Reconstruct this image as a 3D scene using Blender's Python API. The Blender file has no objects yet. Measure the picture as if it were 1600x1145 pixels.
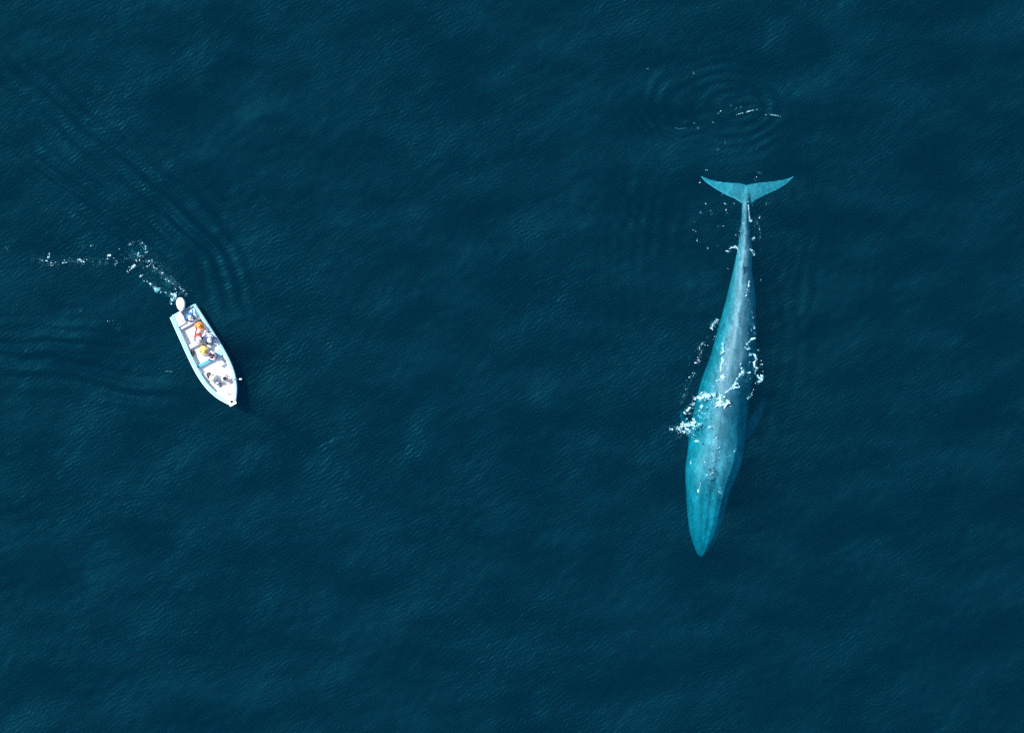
import bpy, bmesh, math, random
import numpy as np
from mathutils import Vector, Matrix

random.seed(7)
rng = np.random.default_rng(11)
scene = bpy.context.scene
col = scene.collection

# ------------------------------------------------------------------ camera
S = 1600 / 68.4            # photo pixels per metre at the sea surface
H = 600.0                  # aircraft height in metres
cam_d = bpy.data.cameras.new('camera')
cam = bpy.data.objects.new('camera', cam_d)
col.objects.link(cam)
cam.location = (0, 0, H)
cam.rotation_euler = (0, 0, 0)
cam_d.sensor_width = 36
cam_d.lens = 36 * H / 68.4
cam_d.clip_end = 6000
scene.camera = cam

# ------------------------------------------------------------------ light
SUN_EL = math.radians(47)
TO_SUN_XY = Vector((-0.90, 0.44)).normalized()
to_sun = Vector((TO_SUN_XY.x * math.cos(SUN_EL), TO_SUN_XY.y * math.cos(SUN_EL), math.sin(SUN_EL)))
world = bpy.data.worlds.new('World')
scene.world = world
world.use_nodes = True
wn = world.node_tree
sky = wn.nodes.new('ShaderNodeTexSky')
sky.sky_type = 'NISHITA'
sky.sun_disc = False
sky.sun_elevation = SUN_EL
sky.sun_rotation = math.atan2(to_sun.x, to_sun.y)
wn.links.new(sky.outputs[0], wn.nodes['Background'].inputs[0])
wn.nodes['Background'].inputs[1].default_value = 0.15
sun_d = bpy.data.lights.new('sun', 'SUN')
sun_d.energy = 4.0
sun_d.angle = math.radians(0.55)
sun_d.color = (1.0, 0.98, 0.95)
sun = bpy.data.objects.new('sun', sun_d)
col.objects.link(sun)
sun.rotation_euler = (-to_sun).to_track_quat('-Z', 'Y').to_euler()
sun.location = to_sun * 300
vs = scene.view_settings
vs.view_transform = 'Standard'
vs.look = 'None'
vs.exposure = 0.75
vs.gamma = 1.0
cy = scene.cycles
cy.use_denoising = False
cy.denoiser = 'OPENIMAGEDENOISE'
cy.max_bounces = 6
cy.diffuse_bounces = 3
cy.glossy_bounces = 2
cy.volume_bounces = 1
cy.transparent_max_bounces = 40
cy.use_adaptive_sampling = False
cy.caustics_reflective = False
cy.caustics_refractive = False
cy.sample_clamp_indirect = 3.0

# ------------------------------------------------------------------ helpers
def W(px, py, z=0.0):
    """point at height z that the photo shows at pixel (px, py)"""
    k = (H - z) / H / S
    return Vector(((px - 800) * k, (572.5 - py) * k, z))

def mat(name, color, rough=0.5, spec=0.5, noise=0.0, nscale=6.0, coat=0.0, bump=0.0):
    m = bpy.data.materials.new(name)
    m.use_nodes = True
    nt = m.node_tree
    b = nt.nodes['Principled BSDF']
    b.inputs['Base Color'].default_value = (*color, 1)
    b.inputs['Roughness'].default_value = rough
    b.inputs['Specular IOR Level'].default_value = spec
    b.inputs['Coat Weight'].default_value = coat
    tc = nt.nodes.new('ShaderNodeTexCoord')
    n = nt.nodes.new('ShaderNodeTexNoise')
    n.inputs['Scale'].default_value = nscale
    n.inputs['Detail'].default_value = 4
    nt.links.new(tc.outputs['Object'], n.inputs['Vector'])
    if noise > 0:
        mx = nt.nodes.new('ShaderNodeMix')
        mx.data_type = 'RGBA'
        mx.inputs['A'].default_value = (*[c * (1 - noise) for c in color], 1)
        mx.inputs['B'].default_value = (*[min(1, c * (1 + noise)) for c in color], 1)
        nt.links.new(n.outputs['Fac'], mx.inputs['Factor'])
        nt.links.new(mx.outputs['Result'], b.inputs['Base Color'])
    if bump > 0:
        bp = nt.nodes.new('ShaderNodeBump')
        bp.inputs['Distance'].default_value = bump
        nt.links.new(n.outputs['Fac'], bp.inputs['Height'])
        nt.links.new(bp.outputs[0], b.inputs['Normal'])
    return m

_M = {}
def M(name, color=None, **k):
    if name not in _M:
        _M[name] = mat(name, color, **k)
    return _M[name]

def tag(o, label=None, cat=None, group=None, kind=None):
    if label: o['label'] = label
    if cat: o['category'] = cat
    if group: o['group'] = group
    if kind: o['kind'] = kind
    return o

def mesh_obj(name, verts, faces, material=None, parent=None, smooth=True):
    me = bpy.data.meshes.new(name)
    me.from_pydata([tuple(v) for v in verts], [], [tuple(f) for f in faces])
    me.update()
    if smooth:
        me.polygons.foreach_set('use_smooth', [True] * len(me.polygons))
    if material is not None:
        me.materials.append(material)
    o = bpy.data.objects.new(name, me)
    col.objects.link(o)
    if parent is not None:
        o.parent = parent
    return o

def empty(name, loc, rz=0.0):
    o = bpy.data.objects.new(name, None)
    o.empty_display_size = 0.2
    col.objects.link(o)
    o.location = loc
    o.rotation_euler = (0, 0, rz)
    return o

class MB:
    """collects closed shapes, builds one mesh object"""
    def __init__(s):
        s.v, s.f = [], []
    def add(s, v, f):
        n = len(s.v)
        s.v += [Vector(p) for p in v]
        s.f += [tuple(i + n for i in q) for q in f]
        return s
    def rings(s, rs, cap=True):
        """loft over closed rings of equal length"""
        n = len(rs[0]); v = [p for r in rs for p in r]; f = []
        for a in range(len(rs) - 1):
            for b in range(n):
                c = (b + 1) % n
                f.append((a * n + b, a * n + c, (a + 1) * n + c, (a + 1) * n + b))
        if cap:
            f.append(tuple(range(n - 1, -1, -1)))
            f.append(tuple((len(rs) - 1) * n + i for i in range(n)))
        return s.add(v, f)
    def box(s, c, d, bev=0.0, rot=0.0):
        """box with rounded vertical edges and chamfered top/bottom"""
        hx, hy, hz = d[0] / 2, d[1] / 2, d[2] / 2
        b = max(min(bev, hx * .9, hy * .9, hz * .9), 0.002)
        def ring(z, ins):
            pts = []
            for (sx, sy, a0) in ((1, 1, 0), (-1, 1, 90), (-1, -1, 180), (1, -1, 270)):
                for k in range(3):
                    a = math.radians(a0 + 45 * k)
                    pts.append((sx * (hx - b) + (b - ins) * math.cos(a), sy * (hy - b) + (b - ins) * math.sin(a), z))
            return pts
        R = [ring(-hz, b * .7), ring(-hz + b * .7, 0), ring(hz - b * .7, 0), ring(hz - b * .25, b * .25), ring(hz, b * .8)]
        ca, sa = math.cos(rot), math.sin(rot)
        R = [[Vector((c[0] + x * ca - y * sa, c[1] + x * sa + y * ca, c[2] + z)) for x, y, z in r] for r in R]
        return s.rings(R)
    def tube(s, pts, rad, n=8):
        pts = [Vector(p) for p in pts]
        if not hasattr(rad, '__len__'):
            rad = [rad] * len(pts)
        rs = []
        for i, p in enumerate(pts):
            d = (pts[min(i + 1, len(pts) - 1)] - pts[max(i - 1, 0)]).normalized()
            up = Vector((0, 0, 1)) if abs(d.z) < 0.9 else Vector((0, 1, 0))
            a = d.cross(up).normalized(); b = a.cross(d)
            rs.append([p + (a * math.cos(t) + b * math.sin(t)) * rad[i] for t in [2 * math.pi * k / n for k in range(n)]])
        return s.rings(rs)
    def lathe(s, c, prof, n=16, sx=1.0, sy=1.0):
        c = Vector(c)
        rs = [[c + Vector((r * sx * math.cos(2 * math.pi * k / n), r * sy * math.sin(2 * math.pi * k / n), z)) for k in range(n)] for r, z in prof]
        return s.rings(rs)
    def build(s, name, material, parent=None, smooth=True):
        o = mesh_obj(name, s.v, s.f, material, parent, smooth)
        bm = bmesh.new(); bm.from_mesh(o.data)
        bmesh.ops.recalc_face_normals(bm, faces=bm.faces)
        bm.to_mesh(o.data); bm.free()
        if smooth:
            try:
                o.data.set_sharp_from_angle(angle=math.radians(40))
            except Exception:
                pass
        return o

def cr(xs, ys, x):
    """smooth interpolation of a table (Hermite with finite differences)"""
    xs = np.asarray(xs, float); ys = np.asarray(ys, float); x = np.clip(np.asarray(x, float), xs[0], xs[-1])
    d = np.gradient(ys, xs)
    i = np.clip(np.searchsorted(xs, x) - 1, 0, len(xs) - 2)
    h = xs[i + 1] - xs[i]; t = (x - xs[i]) / h
    return ((2*t**3 - 3*t**2 + 1) * ys[i] + (t**3 - 2*t**2 + t) * h * d[i] + (-2*t**3 + 3*t**2) * ys[i+1] + (t**3 - t**2) * h * d[i+1])

# ------------------------------------------------------------------ whale shape tables (photo rows to metres)
WP = [ # row, left, right, top z, upper half height, lower half height, head blend
 (292,1165.5,1170.5,-.40,.05,.06,0),(303,1163,1172,-.22,.12,.14,0),
 (315,1160.5,1171,.03,.30,.35,0),(340,1159,1171,.09,.45,.5,0),(365,1156.5,1172.5,.10,.55,.65,0),(390,1152.5,1176,.13,.65,.85,0),
 (420,1146.5,1175.5,.19,.75,1.0,0),(450,1139.5,1180,.22,.9,1.2,0),(494,1128,1182.5,.25,1.05,1.45,0),(526,1119,1182.5,.27,1.15,1.6,0),
 (557,1110.5,1182,.29,1.25,1.75,0),(590,1098,1178.5,.27,1.35,1.85,0),(624,1089,1172.5,.19,1.4,1.9,0),(652,1082.5,1169.5,.09,1.4,1.9,.0),
 (680,1077.5,1167.5,.0,1.4,1.8,.05),(706,1075,1163,-.07,1.35,1.7,.25),(732,1071.5,1157.5,-.12,1.3,1.6,.6),(750,1071.5,1150,-.32,1.2,1.5,.9),
 (767,1072.5,1143.5,-.62,1.1,1.4,1),(785,1073.5,1138.5,-.9,1.0,1.25,1),(802,1075,1134,-1.15,.9,1.1,1),(820,1077,1129,-1.38,.8,.95,1),
 (837,1080,1123,-1.62,.65,.8,1),(855,1086,1112.5,-1.9,.45,.55,1),(866,1091,1104,-2.1,.22,.3,1),(870,1094.5,1099.5,-2.2,.1,.12,1)]
WPA = np.array(WP, float)
WPA[:, 3] -= .10
WPA[:, 3] = np.where(WPA[:, 3] < -.3, -.3 + (WPA[:, 3] + .3) * .82, WPA[:, 3])
WPA[:, 4] *= 1 + .5 * np.clip((WPA[:, 0] - 400) / 100, 0, 1) * np.clip((735 - WPA[:, 0]) / 70, 0, 1)
def wst(row):
    r = WPA[:, 0]
    return [float(cr(r, WPA[:, k], row)) for k in range(1, 7)]
def sec_top(u, head):
    """top profile of the back, 0..1, for u in -1..1"""
    a = abs(u)
    body = 0.75 * math.sqrt(max(0, 1 - a * a)) + 0.25 * (1 - a ** 1.2)
    if a < 0.70:
        hd = 1 - 0.16 * (a / .7) ** 2 + 0.05 * math.exp(-(u / .07) ** 2) + 0.065 * math.exp(-((a - .40) / .13) ** 2) - .03 * math.exp(-((a - .17) / .08) ** 2)
    else:
        t = (a - .70) / .30
        hd = 0.84 - 0.34 * min(1, t / .35) ** 1.0 if t < .35 else 0.50 * math.sqrt(max(0, 1 - ((t - .35) / .65) ** 2))
    return body * (1 - head) + hd * head
def whale_top(x, y):
    py = 572.5 - y * S
    if py < 294 or py > 868: return -9
    l, r, zt, ht, hb, hd = wst(py)
    px = 800 + x * S
    u = (px - (l + r) / 2) / ((r - l) / 2)
    if abs(u) >= 1: return -9
    return zt - ht + ht * sec_top(u, hd)

# ------------------------------------------------------------------ the sea
DX = 0.077
gx = np.arange(-41.5, 41.501, DX); gy = np.arange(-31, 31.001, DX)
def spectrum(nx, ny, lam0, lam1, ang, spread, slope_rms, power=2.0):
    """random directional wave field on the fine grid by inverse FFT"""
    kx = 2 * np.pi * np.fft.fftfreq(nx, DX); ky = 2 * np.pi * np.fft.fftfreq(ny, DX)
    KX, KY = np.meshgrid(kx, ky)
    K = np.hypot(KX, KY) + 1e-9
    lam = 2 * np.pi / K
    band = np.exp(-(np.log(lam / math.sqrt(lam0 * lam1)) / (0.5 * math.log(lam1 / lam0))) ** 2 * 1.2)
    th = np.arctan2(KY, KX) - ang
    dirw = np.exp(-(np.sin(th) / spread) ** 2)
    A = band * dirw * K ** (-power)
    n = rng.normal(size=(ny, nx)) + 1j * rng.normal(size=(ny, nx))
    h = np.real(np.fft.ifft2(A * n))
    gyv, gxv = np.gradient(h, DX)
    return h * slope_rms / math.sqrt((gxv ** 2 + gyv ** 2).mean())
nx, ny = len(gx), len(gy)
PI = math.pi
Z = spectrum(nx, ny, 3.0, 8.0, math.radians(104), .9, .036)       # low swell
Z += spectrum(nx, ny, 1.2, 3.2, math.radians(106), 1.0, .017)      # wind waves
Z += spectrum(nx, ny, .5, 1.3, math.radians(112), .9, .024)        # chop
FINE = spectrum(nx, ny, .17, .40, math.radians(114), .65, .072, .6)   # ripples
GX, GY = np.meshgrid(gx, gy)
PXg, PYg = GX * S + 800, 572.5 - GY * S
def smooth_noise(lam, seed):
    r = np.random.default_rng(seed)
    kx = 2 * np.pi * np.fft.fftfreq(nx, DX); ky = 2 * np.pi * np.fft.fftfreq(ny, DX)
    KX, KY = np.meshgrid(kx, ky)
    h = np.real(np.fft.ifft2(np.fft.fft2(r.normal(size=(ny, nx))) * np.exp(-(np.hypot(KX, KY) * lam / 6) ** 2)))
    return h / h.std()
def seg_field(poly):
    """distance to a polyline (signed), and 0..1 position along it, in photo pixels"""
    P = np.array(poly, float); L = np.hypot(*np.diff(P, axis=0).T); cum = np.concatenate([[0], np.cumsum(L)])
    best = np.full(PXg.shape, 1e9); sg = np.zeros(PXg.shape); tt = np.zeros(PXg.shape)
    for i in range(len(L)):
        d = (P[i + 1] - P[i]) / L[i]
        rx, ry = PXg - P[i, 0], PYg - P[i, 1]
        t = rx * d[0] + ry * d[1]; tc = np.clip(t, 0, L[i])
        dist = np.hypot(rx - tc * d[0], ry - tc * d[1]); s = rx * -d[1] + ry * d[0]
        m = dist < best
        best[m] = dist[m]; sg[m] = np.sign(s[m]); tt[m] = (cum[i] + tc[m]) / cum[-1]
    return best * sg, tt
Z = Z + FINE * np.clip(1 + .35 * smooth_noise(9, 5), .3, 1.7)
wob = smooth_noise(4, 1); wob2 = smooth_noise(7, 2)
def wake(poly, lam, width, amp, ph=0.0):
    global Z
    d, t = seg_field(poly)
    d = d + 3.0 * wob
    env = np.exp(-(d / width) ** 2) * np.clip(np.sin(PI * np.clip(t, 0.0, 1)) ** .7, 0, 1)
    Z = Z + amp * env * (.75 + .35 * wob2) * np.cos(2 * PI * d / lam + ph)
wake([(-40,60),(60,150),(150,225),(230,290),(300,345),(345,395),(366,450),(372,500)], 27, 40, .068)
wake([(-30,190),(60,250),(150,310),(230,360),(280,410)], 19, 30, .045)
wake([(-60,566),(40,574),(120,588),(200,600),(300,606)], 30, 34, .065)
wake([(-60,520),(60,528),(160,530),(250,540)], 20, 26, .032)
wake([(1205,330),(1235,420),(1240,520),(1225,620),(1190,740)], 24, 44, .007)
wake([(1120,330),(1060,430),(1030,540),(1020,640),(1040,740)], 24, 44, .006)
wake([(930,300),(1000,360),(1090,390)], 19, 40, .022)
wake([(1000,165),(1025,192),(1065,205),(1105,200)], 14, 28, .034)
wake([(1130,180),(1175,170),(1230,185)], 13, 24, .026)
wake([(1100,110),(1170,95),(1230,110),(1270,140)], 17, 20, .014)
def rings(cx, cy_, rx_, ry_, r0, r1, lam, amp):
    """rings left on the water by the flukes"""
    global Z
    r = np.hypot((PXg - cx) / rx_, (PYg - cy_) / ry_) * rx_ + 12 * wob2 + 6 * wob
    env = np.exp(-((r - (r0 + r1) / 2) / ((r1 - r0) / 2)) ** 2)
    Z = Z + amp * env * np.clip(.75 + .6 * np.roll(wob2, 520, 1), 0, 2.2) * np.cos(2 * PI * r / lam)
rings(1140, 160, 115, 72, 30, 150, 25, .022)
rings(1165, 380, 150, 170, 60, 260, 26, .005)
def water_z(x, y):
    i = int(np.clip(round((x - gx[0]) / DX), 0, nx - 1)); j = int(np.clip(round((y - gy[0]) / DX), 0, ny - 1))
    return float(Z[j, i])
# fade to a flat sheet outside the fine grid
edge = np.minimum(np.minimum(GX - gx[0], gx[-1] - GX), np.minimum(GY - gy[0], gy[-1] - GY))
Z = Z * np.clip(edge / 2.0, 0, 1)
top = np.stack([GX, GY, Z], -1).reshape(-1, 3)
ii = np.arange(ny * nx).reshape(ny, nx)
quads = np.stack([ii[:-1, :-1], ii[:-1, 1:], ii[1:, 1:], ii[1:, :-1]], -1).reshape(-1, 4)
DEPTH = -90.0
FAR = 2600.0
x0, x1, y0, y1 = gx[0], gx[-1], gy[0], gy[-1]
bx_ = [-FAR, x0, x1, FAR]; by_ = [-FAR, y0, y1, FAR]
ext = [(x, y, 0.0) for y in by_ for x in bx_] + [(x, y, DEPTH) for y in (-FAR, FAR) for x in (-FAR, FAR)]
nb = len(top)
q2 = [(j*4+i, j*4+i+1, j*4+i+5, j*4+i+4) for j in range(3) for i in range(3) if (i, j) != (1, 1)]   # flat sea out to the horizon
q2 += [(0, 16, 17, 3), (3, 17, 19, 15), (15, 19, 18, 12), (12, 18, 16, 0), (16, 18, 19, 17)]
side = np.array(q2) + nb
verts = np.concatenate([top, np.array(ext)])
me = bpy.data.meshes.new('sea')
nq = len(quads) + len(side)
loops = np.concatenate([quads.ravel(), side.ravel()])
starts = np.arange(nq) * 4
me.vertices.add(len(verts)); me.vertices.foreach_set('co', verts.astype(np.float32).ravel())
me.loops.add(len(loops)); me.loops.foreach_set('vertex_index', loops.astype(np.int32))
me.polygons.add(len(starts)); me.polygons.foreach_set('loop_start', starts.astype(np.int32))
sm = np.zeros(len(starts), bool); sm[:len(quads)] = True
me.polygons.foreach_set('use_smooth', sm)
me.update(calc_edges=True); me.validate()
sea = bpy.data.objects.new('sea', me); col.objects.link(sea)
tag(sea, 'deep blue rippled sea water filling the whole view', None, kind='structure')

wm = bpy.data.materials.new('sea_water'); wm.use_nodes = True
nt = wm.node_tree; nt.nodes.clear()
N = lambda t: nt.nodes.new(t)
L = nt.links.new
out = N('ShaderNodeOutputMaterial'); tc = N('ShaderNodeTexCoord')
geo = N('ShaderNodeNewGeometry'); ior = N('ShaderNodeMapRange')      # the same air-to-water reflectance for light on either side
ior.inputs['To Min'].default_value = 1.34; ior.inputs['To Max'].default_value = 1 / 1.34; L(geo.outputs['Backfacing'], ior.inputs['Value'])
fr = N('ShaderNodeFresnel'); L(ior.outputs[0], fr.inputs['IOR'])
gl = N('ShaderNodeBsdfGlossy'); gmp = N('ShaderNodeMapping'); gmp.inputs['Rotation'].default_value = (0, 0, math.radians(-17)); gmp.inputs['Scale'].default_value = (.15, .36, 1)
gn = N('ShaderNodeTexNoise'); gn.inputs['Scale'].default_value = 1; gn.inputs['Detail'].default_value = 3; gn.inputs['Roughness'].default_value = .55     # patches roughened by gusts
L(tc.outputs['Object'], gmp.inputs['Vector']); L(gmp.outputs[0], gn.inputs['Vector'])
gr = N('ShaderNodeMapRange'); gr.inputs['From Min'].default_value = .30; gr.inputs['From Max'].default_value = .70; gr.inputs['To Min'].default_value = .27; gr.inputs['To Max'].default_value = .50
L(gn.outputs['Fac'], gr.inputs['Value']); L(gr.outputs[0], gl.inputs['Roughness']); gl.inputs['Color'].default_value = (.06, .71, 1, 1)
tr = N('ShaderNodeBsdfTransparent')
mx = N('ShaderNodeMixShader'); L(fr.outputs[0], mx.inputs[0]); L(tr.outputs[0], mx.inputs[1]); L(gl.outputs[0], mx.inputs[2])
L(mx.outputs[0], out.inputs['Surface'])
# clear ocean water: strong red absorption, weak blue-green scattering
SIG_S = (0.0004, 0.0090, 0.0141)
SIG_A = (1.3, 0.155, 0.125)
va = N('ShaderNodeVolumeAbsorption'); vsn = N('ShaderNodeVolumeScatter'); vadd = N('ShaderNodeAddShader')
ms = max(SIG_S); vsn.inputs['Color'].default_value = (*[c / ms for c in SIG_S], 1); vsn.inputs['Density'].default_value = ms
vsn.inputs['Anisotropy'].default_value = 0.0
ma = max(SIG_A) * 1.02; va.inputs['Color'].default_value = (*[1 - c / ma for c in SIG_A], 1); va.inputs['Density'].default_value = ma
L(va.outputs[0], vadd.inputs[0]); L(vsn.outputs[0], vadd.inputs[1]); L(vadd.outputs[0], out.inputs['Volume'])
me.materials.append(wm)
sb = mesh_obj('seabed', [(-2700,-2700,DEPTH - 1),(2700,-2700,DEPTH - 1),(2700,2700,DEPTH - 1),(-2700,2700,DEPTH - 1)], [(0,1,2,3)], M('seabed_silt', (.03,.04,.045), rough=.9, noise=.2, nscale=.3))
tag(sb, kind='structure')

# ------------------------------------------------------------------ the whale
def skin_material():
    m = bpy.data.materials.new('whale_skin'); m.use_nodes = True
    t = m.node_tree; b = t.nodes['Principled BSDF']
    tc_ = t.nodes.new('ShaderNodeTexCoord')
    def noise(scale, detail, sc=(1, 1, 1)):
        mp_ = t.nodes.new('ShaderNodeMapping'); mp_.inputs['Scale'].default_value = sc
        mp_.inputs['Rotation'].default_value = (0, 0, math.radians(-8))
        n_ = t.nodes.new('ShaderNodeTexNoise'); n_.inputs['Scale'].default_value = scale; n_.inputs['Detail'].default_value = detail
        n_.inputs['Roughness'].default_value = .65
        t.links.new(tc_.outputs['Object'], mp_.inputs[0]); t.links.new(mp_.outputs[0], n_.inputs['Vector']); return n_
    n1 = noise(2.4, 5, (1.6, .7, 1)); n2 = noise(.55, 3, (1.8, .5, 1)); n3 = noise(9, 2)
    ramp = t.nodes.new('ShaderNodeValToRGB')
    ramp.color_ramp.elements[0].position = .36; ramp.color_ramp.elements[0].color = (.018, .080, .108, 1)
    ramp.color_ramp.elements[1].position = .66; ramp.color_ramp.elements[1].color = (.088, .25, .31, 1)
    a1 = t.nodes.new('ShaderNodeMath'); a1.operation = 'MULTIPLY_ADD'; a1.inputs[1].default_value = .45
    a2 = t.nodes.new('ShaderNodeMath'); a2.operation = 'MULTIPLY_ADD'; a2.inputs[1].default_value = .35
    a3 = t.nodes.new('ShaderNodeMath'); a3.operation = 'MULTIPLY'; a3.inputs[1].default_value = .20
    t.links.new(n3.outputs['Fac'], a3.inputs[0]); t.links.new(n2.outputs['Fac'], a2.inputs[0]); t.links.new(a3.outputs[0], a2.inputs[2])
    t.links.new(n1.outputs['Fac'], a1.inputs[0]); t.links.new(a2.outputs[0], a1.inputs[2])
    vo_ = noise(1.15, 6, (1.3, .8, 1)); vr_ = t.nodes.new('ShaderNodeMapRange'); vr_.inputs['From Min'].default_value = .53; vr_.inputs['From Max'].default_value = .60
    vr_.inputs['To Max'].default_value = .11; t.links.new(vo_.outputs['Fac'], vr_.inputs['Value'])          # pale blotches
    a4 = t.nodes.new('ShaderNodeMath'); t.links.new(a1.outputs[0], a4.inputs[0]); t.links.new(vr_.outputs[0], a4.inputs[1])
    sp_ = t.nodes.new('ShaderNodeTexVoronoi'); sp_.inputs['Scale'].default_value = 5.5; t.links.new(tc_.outputs['Object'], sp_.inputs['Vector'])
    sr_ = t.nodes.new('ShaderNodeMapRange'); sr_.inputs['From Min'].default_value = .18; sr_.inputs['From Max'].default_value = .34; sr_.inputs['To Min'].default_value = -.07; sr_.inputs['To Max'].default_value = 0
    t.links.new(sp_.outputs['Distance'], sr_.inputs['Value']); a5 = t.nodes.new('ShaderNodeMath'); t.links.new(a4.outputs[0], a5.inputs[0]); t.links.new(sr_.outputs[0], a5.inputs[1])
    t.links.new(a5.outputs[0], ramp.inputs[0])
    at = t.nodes.new('ShaderNodeAttribute'); at.attribute_name = 'pale'
    mxp = t.nodes.new('ShaderNodeMix'); mxp.data_type = 'RGBA'; mxp.inputs['B'].default_value = (.42, .50, .54, 1)
    t.links.new(at.outputs['Fac'], mxp.inputs['Factor']); t.links.new(ramp.outputs[0], mxp.inputs['A']); t.links.new(mxp.outputs['Result'], b.inputs['Base Color'])
    b.inputs['Roughness'].default_value = .5; b.inputs['Specular IOR Level'].default_value = .2
    bp_ = t.nodes.new('ShaderNodeBump'); bp_.inputs['Distance'].default_value = .03
    t.links.new(n1.outputs['Fac'], bp_.inputs['Height']); t.links.new(bp_.outputs[0], b.inputs['Normal'])
    return m
SKIN_W = skin_material()
wb = MB()
rows = np.concatenate([np.linspace(292, 316, 9)[:-1], np.linspace(316, 850, 110), np.linspace(853, 870, 10)])
rs = []
NU = 30
for row in rows:
    l, r, zt, ht, hb, hd = wst(row)
    cx, hw = (l + r) / 2, (r - l) / 2
    ring = []
    for k in range(NU + 1):
        u = math.cos(PI * k / NU)
        p = W(cx + hw * u, row); ring.append(Vector((p.x, p.y, zt - ht + ht * sec_top(u, hd))))
    for k in range(1, NU):
        u = -math.cos(PI * k / NU)
        p = W(cx + hw * u, row); ring.append(Vector((p.x, p.y, zt - ht - hb * math.sqrt(max(0, 1 - u * u)))))
    rs.append(ring)
wb.rings(rs)
# flukes: lens sections across the span
FLL = [(1094.5,274.5),(1102,284.2),(1119,296),(1135,305),(1150.7,312),(1158.6,318),(1167,324),(1176,318),(1181,313),(1196,305),(1213.6,297.3),(1229.4,288),(1241.5,275.5)]
FLT = [(1094.5,273.5),(1098.9,275.5),(1111.4,280.3),(1126,283.3),(1139.7,284.6),(1152,284.8),(1160,285.8),(1167.5,288.5),(1175,286.6),(1184,284.8),(1206,282.8),(1222,280.6),(1234,277.6),(1241.5,274.5)]
rs = []
for px in np.concatenate([[1095, 1096.5], np.linspace(1099, 1237, 60), [1239.5, 1241]]):
    lead = float(np.interp(px, [p[0] for p in FLL], [p[1] for p in FLL])); trail = float(np.interp(px, [p[0] for p in FLT], [p[1] for p in FLT]))
    ch = max(lead - trail, 1.2)
    span = abs(px - 1168) / 74
    zc = -.56 - .30 * span ** 1.1 + (.05 if px > 1168 else 0) * span
    th = max(.05, min(.20, ch / S * .16))
    ring = []
    for k in range(14):
        a = 2 * PI * k / 14
        f = .5 - .5 * math.cos(a)               # 0 at leading edge, 1 at trailing edge
        p = W(px, lead - ch * f)
        tz = th * 1.5 * math.sqrt(max(f, 0)) * (1 - f) ** .8 + .022
        ring.append(Vector((p.x, p.y, zc + (tz if a <= PI else -tz))))
    rs.append(ring)
wb.rings(rs)
# pectoral fins and the small dorsal fin
def fin(base, tip, bend, chord, z0, z1, thick):
    b0, t0, m0 = W(*base), W(*tip), W(*bend); rr = []
    for k in range(15):
        f = k / 14
        c = b0 * (1 - f) ** 2 + m0 * 2 * f * (1 - f) + t0 * f * f
        d = ((m0 - b0) * (1 - f) + (t0 - m0) * f).normalized(); nrm = Vector((-d.y, d.x, 0))
        w = chord * (1 - .35 * f) * math.sqrt(max(.02, 1 - f ** 3))
        z = z0 + (z1 - z0) * f; th = thick * (1 - .6 * f)
        rr.append([Vector((c.x, c.y, z)) + nrm * (w * .5 * math.cos(a)) + Vector((0, 0, th * math.sin(a))) for a in [2 * PI * j / 12 for j in range(12)]])
    wb.rings(rr)
fin((1160, 680), (1197, 617), (1190, 655), .95, -2.5, -4.6, .14)
fin((1088, 684), (1066, 640), (1070, 668), .75, -2.3, -4.6, .14)
rr = []
for k in range(8):
    f = k / 7; z = -.1 + .50 * f
    c0 = W(1161.0, 432 - 20 * f); ln = .75 * (1 - .75 * f); th = .13 * (1 - .7 * f)
    rr.append([Vector((c0.x + th * math.cos(a), c0.y + ln * math.sin(a) * .5, z)) for a in [2 * PI * j / 12 for j in range(12)]])
wb.rings(rr)
# raised splash guard in front of the blowholes
rr = []
for k in range(9):
    a = PI * (k / 8) - PI / 2
    c0 = W(1111 + 9 * math.sin(a), 738 + 9 * math.cos(a)); rr.append(c0 + Vector((0, 0, -.44)))
wb.tube(rr, [.02, .1, .16, .2, .22, .2, .16, .1, .02], 8)
tmp = wb.build('whale_shape', SKIN_W)
md = tmp.modifiers.new('remesh', 'REMESH'); md.mode = 'VOXEL'; md.voxel_size = .05; md.use_smooth_shade = True
md2 = tmp.modifiers.new('smooth', 'SMOOTH'); md2.factor = .5; md2.iterations = 3
dg = bpy.context.evaluated_depsgraph_get()
wme = bpy.data.meshes.new_from_object(tmp.evaluated_get(dg))
bpy.data.objects.remove(tmp)
wme.materials.clear(); wme.materials.append(SKIN_W)
wme.polygons.foreach_set('use_smooth', [True] * len(wme.polygons))
co = np.empty(len(wme.vertices) * 3); wme.vertices.foreach_get('co', co); co = co.reshape(-1, 3)
vpx, vpy = 800 + co[:, 0] * S, 572.5 - co[:, 1] * S
ld = np.interp(vpx, [p[0] for p in FLL], [p[1] for p in FLL])
pale = np.clip(1 - (ld - vpy) / 4.0, 0, 1) * (vpy < 317) * (np.abs(vpx - 1167.5) > 8) * .55      # pale leading edge of the flukes
wme.attributes.new('pale', 'FLOAT', 'POINT').data.foreach_set('value', pale.astype(np.float32))
whale = bpy.data.objects.new('blue_whale', wme); col.objects.link(whale)
tag(whale, 'huge mottled blue whale swimming at the surface with its head submerged', 'whale')
for dx in (-3, 3):
    m_ = MB(); a, b = W(1111.5 + dx, 728), W(1111.5 + dx * .6, 740)
    za, zb = whale_top(a.x, a.y), whale_top(b.x, b.y)
    mid = (a + b) / 2; zm = whale_top(mid.x, mid.y)
    m_.tube([(a.x, a.y, za), (mid.x + dx * .008, mid.y, zm + .015), (b.x, b.y, zb)], [.015, .06, .015], 8)
    m_.build('blowhole', M('blowhole_skin', (.03, .045, .06), rough=.4, noise=.2), whale)

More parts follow.
